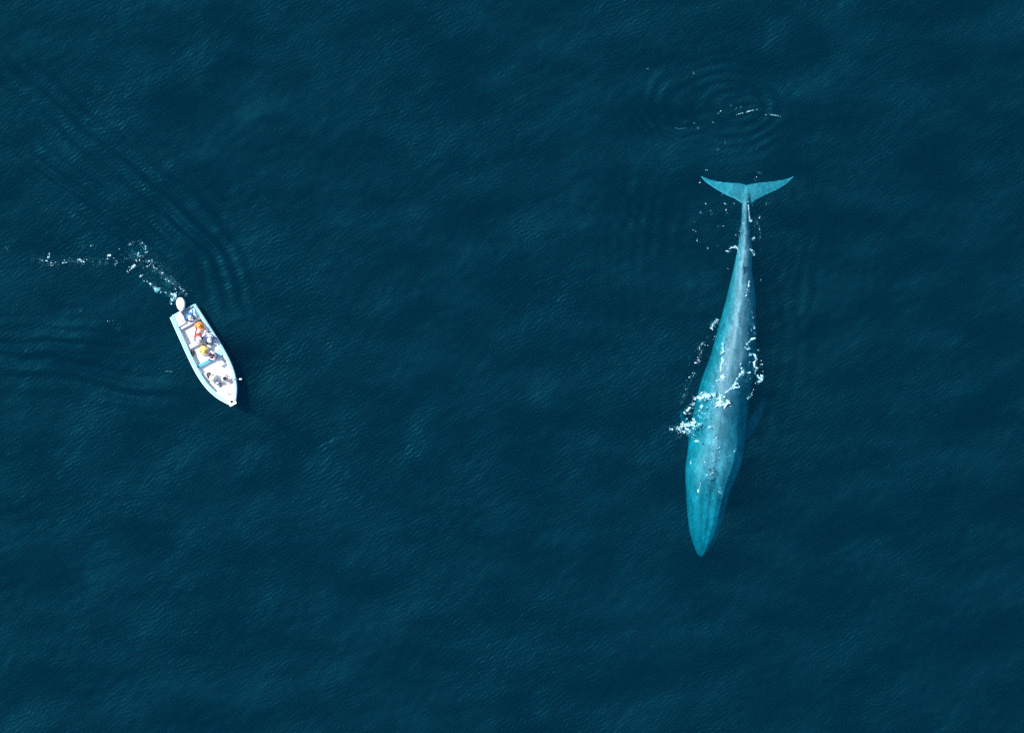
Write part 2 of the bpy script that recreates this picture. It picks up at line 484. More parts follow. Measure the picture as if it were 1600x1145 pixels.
# ------------------------------------------------------------------ foam
FOAM = mat('sea_foam', (.52, .70, .75), rough=.8, noise=.12, nscale=9)
THIN = mat('thin_foam', (.13, .44, .50), rough=.8, noise=.2, nscale=9)
_tn = THIN.node_tree; _tt = _tn.nodes.new('ShaderNodeBsdfTransparent'); _tm = _tn.nodes.new('ShaderNodeMixShader'); _tm.inputs[0].default_value = .55      # thin film, half see-through
_tn.links.new(_tt.outputs[0], _tm.inputs[1]); _tn.links.new(_tn.nodes['Principled BSDF'].outputs[0], _tm.inputs[2]); _tn.links.new(_tm.outputs[0], _tn.nodes['Material Output'].inputs['Surface'])
from mathutils import noise as mnoise
def lace(x, y, sc, seed):
    return mnoise.noise(Vector((x * sc, y * sc, seed))) + .5 * mnoise.noise(Vector((x * sc * 2.3, y * sc * 2.3, seed + 9)))
class Foam:
    tone = .65
    def __init__(s, seed):
        s.v, s.f, s.m, s.r = [], [], [], random.Random(seed)
    def blob(s, x, y, size, z=None, ang=None, asp=None):
        """small irregular domed fleck of foam"""
        r = s.r
        if z is None:
            z = max(water_z(x, y), whale_top(x, y)) + .012 + .02 * r.random()
        n = 9
        ang = r.random() * PI if ang is None else ang
        asp = 1 + 3.2 * r.random() ** 1.5 if asp is None else asp
        ca, sa = math.cos(ang), math.sin(ang)
        i0 = len(s.v); ph = r.random() * 6.3; r_ = r.random()
        rad = [size * (1 + .45 * math.sin(2 * a + ph) * r.random() + .5 * (r.random() - .5)) for a in [2 * PI * k / n for k in range(n)]]
        for lev, (q, zz) in enumerate(((1, -.35), (.65, .25))):
            for k in range(n):
                a = 2 * PI * k / n; u, v = rad[k] * q * math.cos(a) * asp ** .5, rad[k] * q * math.sin(a) / asp ** .5
                s.v.append((x + u * ca - v * sa, y + u * sa + v * ca, z + zz * size * .3))
        s.v.append((x, y, z + size * .12))
        for k in range(n):
            c = (k + 1) % n
            s.m += [0 if size * S > .42 and s.tone > r_ else 1] * 2; s.f.append((i0 + k, i0 + c, i0 + n + c, i0 + n + k)); s.f.append((i0 + n + k, i0 + n + c, i0 + 2 * n))
    def line(s, pts, width, n, size, fine=2.0):
        """broken streak of foam along photo points, width and size in photo pixels"""
        P = [W(*p) for p in pts]; r = s.r
        Ls = [(P[i + 1] - P[i]).length for i in range(len(P) - 1)]; tot = sum(Ls)
        for k in range(int(n * fine * 6)):
            d = r.random() * tot; i = 0
            while i < len(Ls) - 1 and d > Ls[i]: d -= Ls[i]; i += 1
            q = P[i].lerp(P[i + 1], d / max(Ls[i], 1e-6)); dr = (P[i + 1] - P[i]).normalized(); nn = Vector((-dr.y, dr.x))
            o = r.gauss(0, width / S * .75)
            sz = size / S * math.exp(r.gauss(-1.6, .7)) / (1 + 1.2 * abs(o) * S / max(width, .1))
            if lace(q.x + nn.x * o, q.y + nn.y * o, 4.2, 3.7) < -.16: continue
            s.blob(q.x + nn.x * o, q.y + nn.y * o, sz, ang=math.atan2(dr.y, dr.x) + r.gauss(0, .5))
    def dots(s, pts, size, spread=1.5, n=4):
        n = n * 2
        for p in pts:
            c = W(*p); k = s.r.random()
            for j in range(n):
                o = (s.r.gauss(0, spread) / S, s.r.gauss(0, spread) / S)
                s.blob(c.x + o[0], c.y + o[1], size / S * (.25 + .6 * s.r.random()) * (1 if j == 0 else .5))
    def patch(s, c, rx, ry, n, size):
        c = W(*c)
        for k in range(n * 6):
            a = s.r.random() * 6.283; q = math.sqrt(s.r.random())
            x, y = c.x + rx / S * q * math.cos(a), c.y + ry / S * q * math.sin(a); g_ = lace(x, y, 4.0, 8.1)
            if g_ < -.10 + .45 * q: continue
            s.blob(x, y, size / S * math.exp(s.r.gauss(-1.35, .6)) * (1.1 - .6 * q))
    def under(s, c, rx, ry, n, size, z0=-.6, z1=-2.2):
        """bubbles carried below the surface"""
        c = W(*c)
        t0 = s.tone; s.tone = -1
        for k in range(int(n * 2.5)):
            a = s.r.random() * 6.283; q = s.r.random() ** .5 * 1.25; x, y = c.x + rx / S * q * math.cos(a), c.y + ry / S * q * math.sin(a)
            z = z0 + (z1 - z0) * s.r.random()
            if lace(x, y, 1.1, 5.5) < -.05 + .4 * q: continue
            if whale_top(x, y) < z: s.blob(x, y, size / S * (.10 + .26 * s.r.random()), z=z)
        s.tone = t0
    def build(s, name, label):
        o = mesh_obj(name, s.v, s.f, FOAM); o.data.materials.append(THIN); o.data.polygons.foreach_set('material_index', s.m)
        return tag(o, label, kind='stuff')
z3 = lambda *p: [(1080 + x / 6.361, 250 + y / 6.361) for x, y in p]
z4 = lambda *p: [(1080 + x / 6.364, 400 + y / 6.364) for x, y in p]
z5 = lambda *p: [(1030 + x / 7.156, 540 + y / 7.156) for x, y in p]
z6 = lambda *p: [(1030 + x / 5.722, 680 + y / 5.722) for x, y in p]
z7 = lambda *p: [(950 + x / 4, 60 + y / 4) for x, y in p]
z8 = lambda *p: [(x / 3.578, 340 + y / 3.578) for x, y in p]
fm = Foam(3)
fm.line(z5((700,0),(720,55),(692,100),(712,150),(695,225),(688,290)), 2.0, 90, 1.5)
fm.line(z4((318,770),(330,800),(305,905),(322,945),(300,1000),(312,1050),(288,1100)), 1.6, 50, 1.2)
fm.patch(z5((690,345))[0], 6, 6, 90, 1.8); fm.patch(z5((645,400))[0], 8, 6, 70, 1.2); fm.patch(z5((630,470))[0], 6, 3, 40, 1.0)
fm.line(z5((650,548),(560,550),(500,560),(440,590),(390,612)), 4.5, 190, 1.7)
fm.line(z5((400,605),(385,650),(335,700),(275,755)), 3, 70, 1.3)
fm.patch(z5((530,555))[0], 8, 4, 80, 1.6)
fm.patch(z5((680,600))[0], 13, 13, 170, 1.3); fm.patch(z5((690,360))[0], 8, 9, 120, 1.3); fm.patch(z5((430,800))[0], 20, 22, 160, 1.0)
fm.line(z5((685,545),(675,610),(650,690)), 3, 90, 1.9); fm.line(z5((650,660),(720,655),(785,620)), 3, 80, 1.7)
fm.patch(z5((470,675))[0], 4, 3, 30, 1.5); fm.patch(z5((550,797))[0], 3.2, 3, 30, 1.7); fm.line(z5((540,915),(590,905),(650,908)), 2, 35, 1.3)
fm.patch(z5((365,865))[0], 11, 12, 260, 1.6); fm.patch(z5((440,880))[0], 8, 5, 70, 1.2); fm.patch(z5((290,910))[0], 17, 12, 240, 1.3)
fm.line(z5((200,905),(260,955),(330,965),(385,995)), 4, 60, 1.2); fm.line(z5((100,935),(160,930),(215,905)), 3, 30, 1.0)
fm.patch(z5((480,720))[0], 28, 16, 160, .9); fm.patch(z5((600,620))[0], 24, 14, 150, .8); fm.patch(z5((760,700))[0], 22, 16, 60, .55); fm.patch(z5((640,400))[0], 14, 14, 80, .7); fm.patch(z5((980,380))[0], 12, 16, 60, .6)
fm.line(z5((735,525),(800,488),(850,415),(900,330),(945,268)), 2.0, 130, 1.3); fm.line(z5((800,488),(850,465),(900,460)), 1.6, 35, 1.2)
fm.line(z5((900,330),(950,310),(1020,300)), 1.3, 30, .9); fm.line(z5((905,250),(915,190)), 1.2, 15, .9); fm.patch(z5((860,425))[0], 4, 4, 25, 1.2)
fm.line(z5((960,10),(980,40),(1020,30)), 2.2, 30, 1.1)
fm.line(z5((1010,95),(1040,118),(1075,105),(1082,160),(1050,225),(1010,195)), 2.2, 80, 1.2)
fm.line(z5((1092,240),(1075,290),(1110,350),(1155,380),(1095,415),(1070,465)), 2.0, 100, 1.25); fm.line(z5((1140,330),(1160,360)), 2, 20, 1.2)
fm.line(z5((1075,480),(1030,545),(985,595)), 2.0, 35, 1.1); fm.line(z5((1135,200),(1140,260),(1165,300)), 1.2, 20, .7)
fm.line(z5((440,0),(470,60),(430,140),(455,160),(400,200),(430,240),(380,280),(400,330),(340,345),(352,405),(330,450),(290,500),(262,620),(250,650)), 4, 65, .95, 1.2)
fm.line(z4((270,635),(215,680),(200,720),(240,735)), 3, 45, 1.3); fm.line(z4((200,780),(150,805),(125,862),(75,910),(95,960),(80,1030),(50,1090)), 3.2, 45, 1.0, 1.2)
fm.line(z4((575,245),(570,310)), 1.2, 20, 1.1); fm.line(z4((640,815),(600,825),(560,862),(540,910)), 1.6, 55, 1.25); fm.line(z4((580,985),(640,975)), 2, 25, 1.1)
fm.line(z4((575,1065),(640,1040),(610,1090),(655,1120)), 2.2, 60, 1.1); fm.line(z4((490,1060),(503,1120)), 1.4, 20, 1.0)
fm.line(z4((572,760),(570,810)), 1.4, 14, .9); fm.line(z4((545,400),(560,330)), 2.4, 20, .6); fm.line(z4((625,690),(635,780)), 1.6, 18, .7)
fm.dots(z4((460,190),(690,240),(360,130),(600,720),(590,740),(665,930),(700,1050),(700,1085)), 1.0, 1.0, 3)
fm.dots(z3((145,435),(345,440),(95,525),(345,515),(210,540),(745,435),(445,745),(60,800),(165,870),(690,130),(150,100),(28,700),(85,220),(310,340),(680,570)), 1.05, 1.2, 3)
fm.dots(z3((640,620),(645,660),(600,610),(270,660),(300,650),(420,440),(190,510),(610,450),(250,850),(40,600),(640,190),(665,130)), .7, 1.6, 3)
fm.line(z3((580,595),(600,610)), 2, 25, 1.1); fm.line(z3((565,410),(572,500),(580,590)), 1.0, 40, .8)  # the long streak draws the wet glint along the tail stock as pale flecks
fm.line(z3((360,915),(400,870),(450,860),(475,905),(480,925)), 2.2, 60, 1.1); fm.line(z3((595,800),(632,768)), 2, 20, .9); fm.line(z3((580,885),(610,900),(628,950)), 2.0, 30, .8)
fm.line(z3((635,580),(670,660),(692,730),(680,800)), 1.2, 26, .5); fm.line(z3((510,580),(520,640),(500,800)), 2.5, 30, .6)
fm.line(z6((180,30),(160,-60)), 5, 16, .7); fm.line(z6((600,200),(650,170),(690,120)), 1.4, 18, .6); fm.line(z6((270,230),(290,250)), 2, 12, .8)
fm.line(z6((500,20),(520,120),(470,190),(480,260),(455,330),(480,370)), 12, 110, .85); fm.line(z6((400,330),(450,345),(500,330)), 5, 30, .9); fm.line(z6((330,60),(345,30)), 5, 20, 1.1)  # pale flecks stand in for sun glints on the ripples around the blowholes
fm.line(z6((380,420),(345,500),(335,560)), 2.5, 24, .85); fm.line(z6((530,440),(548,480),(540,540)), 2.5, 26, .9); fm.line(z6((440,270),(420,300),(400,260)), 5, 14, .6)  # more flecks in place of light: bright highlights on both sides of the head
fm.line(z4((300,650),(260,760),(220,900),(190,1020)), 7, 40, .55); fm.line(z4((560,420),(600,560),(620,700)), 5, 40, .5); fm.line(z3((470,800),(490,700),(540,620)), 4, 30, .55)
fm.under(z5((360,850))[0], 24, 18, 200, 1.6); fm.under(z5((1100,330))[0], 8, 18, 90, 1.4); fm.under(z5((300,400))[0], 10, 40, 110, 1.3); fm.under(z3((640,700))[0], 8, 20, 60, 1.2)
fm.under(z3((420,600))[0], 12, 14, 50, 1.3)
fm.build('whale_foam_glints', 'white foam and bubbles breaking around the back of the blue whale, with pale flecks standing in for glints')
fk = Foam(5); fk.tone = .6
fk.line(z7((798,480),(830,470),(880,455),(960,440)), 1.1, 60, .8); fk.line(z7((985,475),(1040,480),(1092,489)), 1.0, 45, .8)
fk.dots(z7((540,523),(655,523),(700,460),(770,420),(800,440),(560,560),(730,648),(690,695),(690,470),(830,430),(535,215),(250,190)), .9, 1.0, 3)
fk.line(z7((420,560),(450,567),(490,558)), 1.2, 16, .6)
fk.build('fluke_print_foam', 'thin white foam streaks on the ringed water behind the flukes')
fw = Foam(9); fw.tone = .6
fw.dots(z8((270,225),(290,262),(275,208),(352,250),(440,243),(455,240),(600,235),(650,258),(720,295),(790,145),(808,170),(820,195),(770,200),(778,215),(825,250),(850,240),(875,285),(905,312),(935,345),(785,325)), 1.25, 1.7, 5)
fw.dots(z8((465,160),(515,155),(620,580),(660,625),(450,518),(725,150),(40,170),(230,240),(555,260),(1000,380),(1020,410),(1040,430),(950,330),(965,350),(860,290),(400,240),(590,260)), .9, 2.0, 4)
fw.line(z8((600,215),(625,207)), 1.0, 20, 1.0); fw.line(z8((722,290),(740,275),(755,265)), 1.6, 40, 1.4); fw.patch(z8((842,370))[0], 2.6, 3, 30, 1.7); fw.line(z8((850,388),(870,400),(898,410)), 1.5, 36, 1.2)
fw.line(z8((720,150),(760,135),(800,150),(822,195)), 3, 40, .8); fw.line(z8((760,230),(800,260),(860,270),(930,340),(1000,375),(1045,432)), 8, 90, .75)
fw.line(z8((955,425),(985,435),(960,460),(975,490)), 3.5, 60, 1.4); fw.line(z8((215,240),(290,255),(440,245),(600,245)), 7, 55, .6); fw.line(z8((890,845),(930,858),(965,862)), 1.0, 16, .6)
fw.line(z8((170,232),(215,240),(290,250),(440,243),(600,245),(700,240)), 11, 110, .55); fw.line(z8((690,235),(760,200),(830,240),(900,310),(970,380),(1010,430)), 12, 190, .6)
fw.line(z8((780,320),(840,370),(900,410),(960,440)), 5, 70, .7)
fw.under(z8((930,360))[0], 22, 20, 130, 1.5); fw.under(z8((970,460))[0], 8, 10, 60, 1.6); fw.under(z8((780,200))[0], 18, 12, 80, 1.4); fw.under(z8((640,600))[0], 16, 10, 40, 1.2); fw.under(z8((400,240))[0], 45, 8, 70, 1.2)
fw.build('boat_wake_foam', 'curved trail of white propeller foam behind the boat')

# ------------------------------------------------------------------ the boat
B0, B1 = W(286.0, 485.5), W(363.3, 628.0)
bdir = (B1 - B0).normalized()
BRZ = math.atan2(-bdir.x, bdir.y)
LB = (B1 - B0).length
boat = empty('skiff', (B0.x, B0.y, 0), BRZ)
tag(boat, 'white open skiff with pale turquoise gunwales carrying eight people', 'boat')
WHITE = M('boat_white_gelcoat', (.80, .82, .82), rough=.35, noise=.05, nscale=2.5, coat=.2)
TURQ = M('boat_turquoise_paint', (.17, .47, .55), rough=.4, noise=.10, nscale=3)
DECK = M('boat_deck_white', (.78, .80, .80), rough=.6, noise=.07, nscale=4)
BLUE = M('boat_blue_paint', (.09, .38, .56), rough=.45, noise=.15, nscale=5)
HT = [-4, 0, 20, 40, 65, 90, 108, 122, 134, 145, 154, 160, 163]
HWD = [20.9, 21.2, 22.8, 24.2, 26.0, 27.0, 26.2, 24.2, 20.9, 16.4, 11.2, 7.2, 5.0]
hw_at = lambda t: float(cr(HT, HWD, t)) / S
sheer = lambda t: .60 + .05 * (t / 100) + .38 * max(0, (t - 70) / 93) ** 2
FLOOR = .14
ts = np.linspace(0, 163, 40)
rs, inner_floor, gw = [], [], []
for t in ts:
    y = t / S; h = hw_at(t); z = sheer(t); k = max(0, (t - 90) / 73)
    ch = h * (.86 - .35 * k); kz = -.28 + .35 * k ** 2.2; cz = .02 + .22 * k ** 1.5
    fin_ = max(.03, h * (.80 - .22 * k) - .05)
    half = [(h, z), (h * (.96 - .1 * k), z * .55 + .1), (ch, cz), (ch * .5, (cz + kz) / 2 - .02), (0, kz)]
    inn = [(h - .05, z), (max(.02, h * (.93 - .1 * k) - .05), z * .5 + .12), (fin_, FLOOR - .03)]
    ring = [(x, y, zz) for x, zz in half] + [(-x, y, zz) for x, zz in half[-2::-1]]
    ring += [(-x, y, zz) for x, zz in inn] + [(x, y, zz) for x, zz in inn[::-1]]
    rs.append([Vector(p) for p in ring])
MB().rings(rs).build('hull', TURQ, boat)
# inner lining, white, set just inside the shell
for sgn in (1, -1):
    m_ = MB()
    R = []
    for t in ts[:-3]:
        y = t / S; h = hw_at(t); z = sheer(t); k = max(0, (t - 90) / 73)
        a = [(h - .056, z - .005), (h * (.93 - .1 * k) - .056, z * .5 + .12), (max(.03, h * (.80 - .22 * k) - .056), FLOOR - .02)]
        b = [(x - .018, zz) for x, zz in a[::-1]]
        R.append([Vector((sgn * max(x, .005), y, zz)) for x, zz in a + b])
    m_.rings(R)
    m_.build('inner_lining', WHITE, boat)
# gunwale cap all round
for sgn in (1, -1):
    m_ = MB()
    R = []
    for t in ts:
        h = hw_at(t); z = sheer(t); wd = min(.21 if sgn > 0 else .13, h * .6)
        R.append([Vector((sgn * x, t / S, zz)) for x, zz in ((h + .035, z - .03), (h + .045, z + .01), (h + .02, z + .04), (h - wd, z + .035), (h - wd, z + .004), (h, z - .005))])
    m_.rings(R)
    m_.build('gunwale', M('gunwale_paint', (.27, .58, .65), rough=.4, noise=.12, nscale=4), boat)
for sgn in (1, -1):
    m_ = MB()
    m_.tube([(sgn * (hw_at(t) + .05), t / S, sheer(t) - .05) for t in ts], .025, 6)
    m_.build('rub_rail', WHITE, boat)
def plate(t0, t1, z, inset, th, name, material, n=14, frac=None):
    R = []
    for t in np.linspace(t0, t1, n):
        k = max(0, (t - 90) / 73)
        h = hw_at(t) - inset if frac is None else hw_at(t) * (frac - .2 * k) - inset
        h = max(h, .03); zz = z(t) if callable(z) else z
        R.append([Vector((h, t / S, zz)), Vector((h, t / S, zz - th)), Vector((-h, t / S, zz - th)), Vector((-h, t / S, zz))])
    return MB().rings(R).build(name, material, boat, smooth=False)
plate(1.5, 150, FLOOR, .02, .03, 'floor_boards', DECK, frac=.80)
plate(137, 161, lambda t: sheer(t) - .02, .10, .04, 'foredeck', DECK)
plate(101, 138, .36, .12, .05, 'casting_deck', DECK, frac=.93)
MB().box((0, 101.5 / S, .25), (1.75, .03, .22), .005).build('deck_riser', WHITE, boat)
hs = hw_at(0)
m_ = MB()
m_.rings([[Vector(p) for p in ((-hs + .02, y, sheer(0) - .01), (-.32, y, sheer(0) - .01), (-.28, y, sheer(0) - .14), (.28, y, sheer(0) - .14), (.32, y, sheer(0) - .01), (hs - .02, y, sheer(0) - .01), (hs * .84, y, .02), (0, y, -.25), (-hs * .84, y, .02))] for y in (-.035, .05)])
m_.build('transom', TURQ, boat, smooth=False)
for tt, wd, mm in ((22, .24, DECK), (55, .26, DECK), (88, .22, BLUE)):
    hh = hw_at(tt) * .93 - .05
    th_ = MB().box((0, tt / S, .40), (2 * hh, wd, .05), .015).build('thwart', mm, boat)
    if mm is BLUE: th_['label'] = 'blue painted thwart in front of the bow deck'
    for sx in (-.45, .45):
        MB().box((sx, tt / S, .255), (.05, wd * .8, .235), .008).build('thwart_support', WHITE, th_)
# bow platform with its anchor slot
zb = sheer(160) + .04
def slot_ring(x, y0, y1, z, b=.03):
    return [Vector((sx * x - sx * b * (1 - k), 161 / S + (y1 if sy > 0 else y0) - sy * b * k, z)) for sx, sy, k in ((1, -1, 0), (1, -1, 1), (1, 1, 1), (1, 1, 0), (-1, 1, 0), (-1, 1, 1), (-1, -1, 1), (-1, -1, 0))]
R4 = [slot_ring(.23, -.21, .25, zb), slot_ring(.25, -.22, .27, zb + .02), slot_ring(.25, -.22, .27, zb + .06), slot_ring(.23, -.21, .25, zb + .07), slot_ring(.09, -.09, .11, zb + .07), slot_ring(.09, -.09, .11, zb)]
bp_ = MB(); bp_.rings(R4 + [R4[0]], cap=False)
bpo = bp_.build('bow_platform', WHITE, boat)
m_ = MB(); m_.tube([(-.075, 161 / S, sheer(160) + .10), (.075, 161 / S, sheer(160) + .10)], .035, 8); m_.build('anchor_roller', M('dark_rubber', (.03, .03, .035), rough=.7, noise=.2), bpo)
for sx in (-1, 1):
    for tt in (6, 134):
        c = MB(); x = sx * (hw_at(tt) - .06); z = sheer(tt) + .07
        c.tube([(x, tt / S - .09, z), (x, tt / S - .04, z + .01), (x, tt / S + .04, z + .01), (x, tt / S + .09, z)], [.012, .018, .018, .012], 8)
        c.tube([(x, tt / S, z - .04), (x, tt / S, z)], .018, 8)
        c.build('mooring_cleat', M('dull_metal', (.45, .46, .47), rough=.35, noise=.1), boat)
def to_boat(px, py, z=0.0):
    p = W(px, py, z) - boat.location; p.z = z
    return Matrix.Rotation(-BRZ, 3, 'Z') @ p
# stern locker
c = to_boat(280.5, 498.5, .3)
lk = MB().box((c.x, c.y, .34), (.62, .86, .37), .05).build('stern_locker', WHITE, boat)
MB().box((c.x, c.y, .545), (.64, .88, .04), .02).build('lid', DECK, lk)
# outboard motor, cowling turned for the curve the boat is steering
c = to_boat(282.5, 475.5, .9)
mot = bpy.data.objects.new('outboard_motor', None); col.objects.link(mot); mot.parent = boat
mot.location = (c.x, c.y, 0); mot.rotation_euler = (0, 0, math.radians(-21))
cw = MB(); R = []
for zz, sx, sy in ((.55, .16, .26), (.60, .24, .38), (.72, .29, .45), (.90, .30, .47), (1.0, .27, .43), (1.06, .20, .34), (1.085, .10, .18)):
    R.append([Vector((sx * math.cos(a) * (1 - .12 * math.sin(a)), sy * math.sin(a), zz)) for a in [2 * PI * k / 24 for k in range(24)]])
cw.rings(R).build('cowling', M('motor_white', (.80, .80, .79), rough=.3, noise=.04, coat=.3), mot)
m_ = MB(); m_.rings([[Vector((.235 * math.cos(a), .37 * math.sin(a), zz)) for a in [2 * PI * k / 24 for k in range(24)]] for zz in (.565, .605)])
m_.build('cowling_band', M('motor_grey', (.25, .27, .29), rough=.5, noise=.1), mot)
m_ = MB(); m_.rings([[Vector((sx * math.cos(a), -.02 + sy * math.sin(a), zz)) for a in [2 * PI * k / 12 for k in range(12)]] for zz, sx, sy in ((.57, .10, .17), (.1, .07, .13), (-.35, .05, .12), (-.55, .06, .2), (-.7, .03, .1))])
m_.build('drive_leg', M('motor_grey'), mot)
m_ = MB()
for k in range(3):
    a0 = 2 * PI * k / 3; d = Vector((math.cos(a0), 0, math.sin(a0))); q = Vector((-math.sin(a0), .5, math.cos(a0))) * .05
    o_ = Vector((0, -.26, -.55))
    m_.rings([[o_ + d * f * .17 + q * w_ * s_ + Vector((0, .006 * s2, 0)) for s_, s2 in ((-1, -1), (1, -1), (1, 1), (-1, 1))] for f, w_ in ((.15, .5), (.5, 1.2), (.85, 1.1), (1, .4))])
m_.build('propeller', M('dull_metal'), mot)
m_ = MB(); m_.box((0, .42, .52), (.30, .22, .16), .03); m_.build('clamp_bracket', M('motor_grey'), mot)
m_ = MB(); m_.tube([(.05, .40, .70), (.06, .75, .78), (.06, 1.05, .80)], [.035, .028, .022], 8); ta = m_.build('tiller_arm', M('motor_grey'), mot)
m_ = MB(); m_.tube([(.06, 1.03, .80), (.06, 1.18, .805)], .03, 8); m_.build('grip', M('dark_rubber'), ta)

# ------------------------------------------------------------------ people
def person(seat, face, cols, label, lean=.25, hat=None, vest=None, arms='knees', legs='sit', scale=1.0, sleeve=True, short=False):
    """seated figure; seat = world point under the pelvis, face = photo-space direction it looks"""
    fx, fy = face[0], -face[1]; n_ = math.hypot(fx, fy); rz = math.atan2(-fx / n_, fy / n_)
    V, E, Rd, seg = [], [], [], []
    def v(p, r, parent=None, part='shirt'):
        V.append(Vector(p)); Rd.append(r if hasattr(r, '__len__') else (r, r))
        i = len(V) - 1
        if parent is not None: E.append((parent, i)); seg.append((parent, i, part))
        return i
    up = Vector((0, math.sin(lean), math.cos(lean))); fwd = Vector((0, math.cos(lean), -math.sin(lean)))
    pel = v((0, 0, .11), (.15, .115), None)
    wa = v(Vector((0, 0, .11)) + up * .17, (.135, .10), pel, 'shirt')
    chp = Vector((0, 0, .11)) + up * .36
    chst = v(chp, (.165, .115), wa, 'shirt')
    shc = v(chp + up * .12, (.12, .09), chst, 'shirt')
    nkp = chp + up * .205 + fwd * .01; nk = v(nkp, .055, shc, 'skin')
    hup = (up * .75 + Vector((0, .12, .5))).normalized(); hf = Vector((0, hup.z, -hup.y))
    jaw = v(nkp + hup * .075 + hf * .03, (.068, .078), nk, 'skin')
    sk = v(nkp + hup * .155 + hf * .015, (.078, .096), jaw, 'skin')
    v(nkp + hup * .215 + hf * .005, (.055, .068), sk, 'skin')
    nose = v(nkp + hup * .115 + hf * .118, .012, jaw, 'skin')
    headc = nkp + hup * .14 + hf * .012
    for sx in (-1, 1):
        hip = v((sx * .10, .03, .10), .10, pel, 'legs')
        if legs == 'sit': kn, an, toe = (sx * .15, .44, .13), (sx * .15, .47, -.28), (sx * .16, .66, -.34)
        elif legs == 'out': kn, an, toe = (sx * .13, .44, .17), (sx * .12, .84, -.05), (sx * .14, .92, .10)
        else: kn, an, toe = (sx * .22, .36, .06), (sx * .05, .30, -.02), (sx * -.02, .42, -.02)
        mid = tuple((a + b) / 2 for a, b in zip((sx * .10, .03, .10), kn))
        th_ = v(mid, .085, hip, 'legs'); k_ = v(kn, .062, th_, 'legs')
        sh_ = v(tuple(a * .6 + b * .4 for a, b in zip(kn, an)), .056, k_, 'skin' if short else 'legs')
        a_ = v(an, .04, sh_, 'skin' if short else 'legs'); f_ = v(tuple((a + b) / 2 for a, b in zip(an, toe)), (.045, .035), a_, 'shoe'); v(toe, (.04, .025), f_, 'shoe')
        shp = chp + up * .115 + Vector((sx * .18, 0, 0)); sho = v(shp, .068, shc, 'shirt')
        if arms == 'camera': el, wr = chp + Vector((sx * .27, .10, -.05)), nkp + hup * .08 + hf * .21 + Vector((sx * .09, 0, 0))
        elif arms == 'knees': el, wr = chp + Vector((sx * .27, .10, -.16)), Vector((sx * .16, .36, .23))
        elif arms == 'pole': el, wr = chp + Vector((sx * .25, .20, -.12)), chp + Vector((sx * .06 + .10, .44, -.06))
        elif arms == 'tiller': (el, wr) = (chp + Vector((sx * .27, .1, -.16)), Vector((.16, .36, .23))) if sx > 0 else (chp + Vector((-.30, -.06, -.14)), Vector((-.34, -.16, .36)))
        elif arms == 'wide': el, wr = chp + Vector((sx * .33, -.02, -.10)), Vector((sx * .44, .10, .20))
        el, wr = Vector(el), Vector(wr)
        e_ = v(el, .046, v((shp + el) / 2, .055, sho, 'shirt'), 'shirt' if sleeve else 'skin')
        w_ = v(wr, .028, v((el + wr) / 2, .04, e_, 'shirt' if sleeve else 'skin'), 'shirt' if sleeve else 'skin')
        d = (wr - el).normalized(); lat = d.cross(Vector((0, 0, 1))); lat = lat.normalized() if lat.length > .1 else Vector((1, 0, 0)); dn = d.cross(lat).normalized()
        if dn.z > 0: dn = -dn
        pm = v(wr + d * .055, (.036, .018), w_, 'skin'); pc = wr + d * .055
        for j, ln in enumerate((.068, .078, .072, .056)):
            o_ = (j - 1.5) * .021; b_ = v(pc + d * .045 + lat * o_, .010, pm, 'skin')
            m2 = v(pc + d * (.045 + ln * .5) + lat * o_ * 1.1 + dn * .012, .009, b_, 'skin'); v(pc + d * (.045 + ln * .8) + lat * o_ * 1.1 + dn * .04, .0075, m2, 'skin')
        th1 = v(pc - d * .01 - lat * sx * .045 + dn * .01, .011, pm, 'skin'); v(pc + d * .035 - lat * sx * .062 + dn * .022, .009, th1, 'skin')
    me_ = bpy.data.meshes.new('person'); me_.from_pydata([tuple(p) for p in V], E, []); me_.update()
    t_ = bpy.data.objects.new('person_rig', me_); col.objects.link(t_)
    sm_ = t_.modifiers.new('skin', 'SKIN'); sm_.use_smooth_shade = True
    for i, s_ in enumerate(me_.skin_vertices[0].data):
        s_.radius = Rd[i]; s_.use_root = (i == 0)
    ss = t_.modifiers.new('sub', 'SUBSURF'); ss.levels = 1; ss.render_levels = 1
    dgr = bpy.context.evaluated_depsgraph_get()
    body = bpy.data.meshes.new_from_object(t_.evaluated_get(dgr)); bpy.data.objects.remove(t_)
    body.materials.clear()
    names = ['shirt', 'legs', 'skin', 'shoe']
    for k in names: body.materials.append(M('cloth_%s_%s' % (k, cols[k][0]), cols[k][1], rough=.85 if k != 'skin' else .55, noise=.18, nscale=14))
    A = np.array([V[a] for a, b, p in seg]); Bv = np.array([V[b] for a, b, p in seg]); idx = np.array([names.index(p) for a, b, p in seg]); D = Bv - A
    rad_ = np.array([(Rd[a][0] + Rd[b][0]) / 2 for a, b, p in seg])
    mi = []
    for p in body.polygons:
        c_ = np.array(p.center); tt = np.clip(((c_ - A) * D).sum(1) / (D * D).sum(1), 0, 1)
        mi.append(int(idx[np.argmin(np.linalg.norm(A + D * tt[:, None] - c_, axis=1) - rad_ * .6)]))
    body.polygons.foreach_set('material_index', mi); body.polygons.foreach_set('use_smooth', [True] * len(mi)); body.update()
    o = bpy.data.objects.new('person', body); col.objects.link(o)
    o.location = seat; o.rotation_euler = (0, 0, rz); o.scale = (scale * 1.1,) * 3
    tag(o, label, 'person', 'people riding in the skiff')
    # face and ears
    side = Vector((1, 0, 0))
    for sx in (-1, 1):
        p = headc + side * sx * .033 + hf * .085 + hup * .012
        MB().lathe(p, [(.002, -.008), (.010, -.004), (.010, .004), (.002, .008)], 8).build('eye', M('eye_dark', (.03, .025, .02), rough=.2, noise=.1), o)
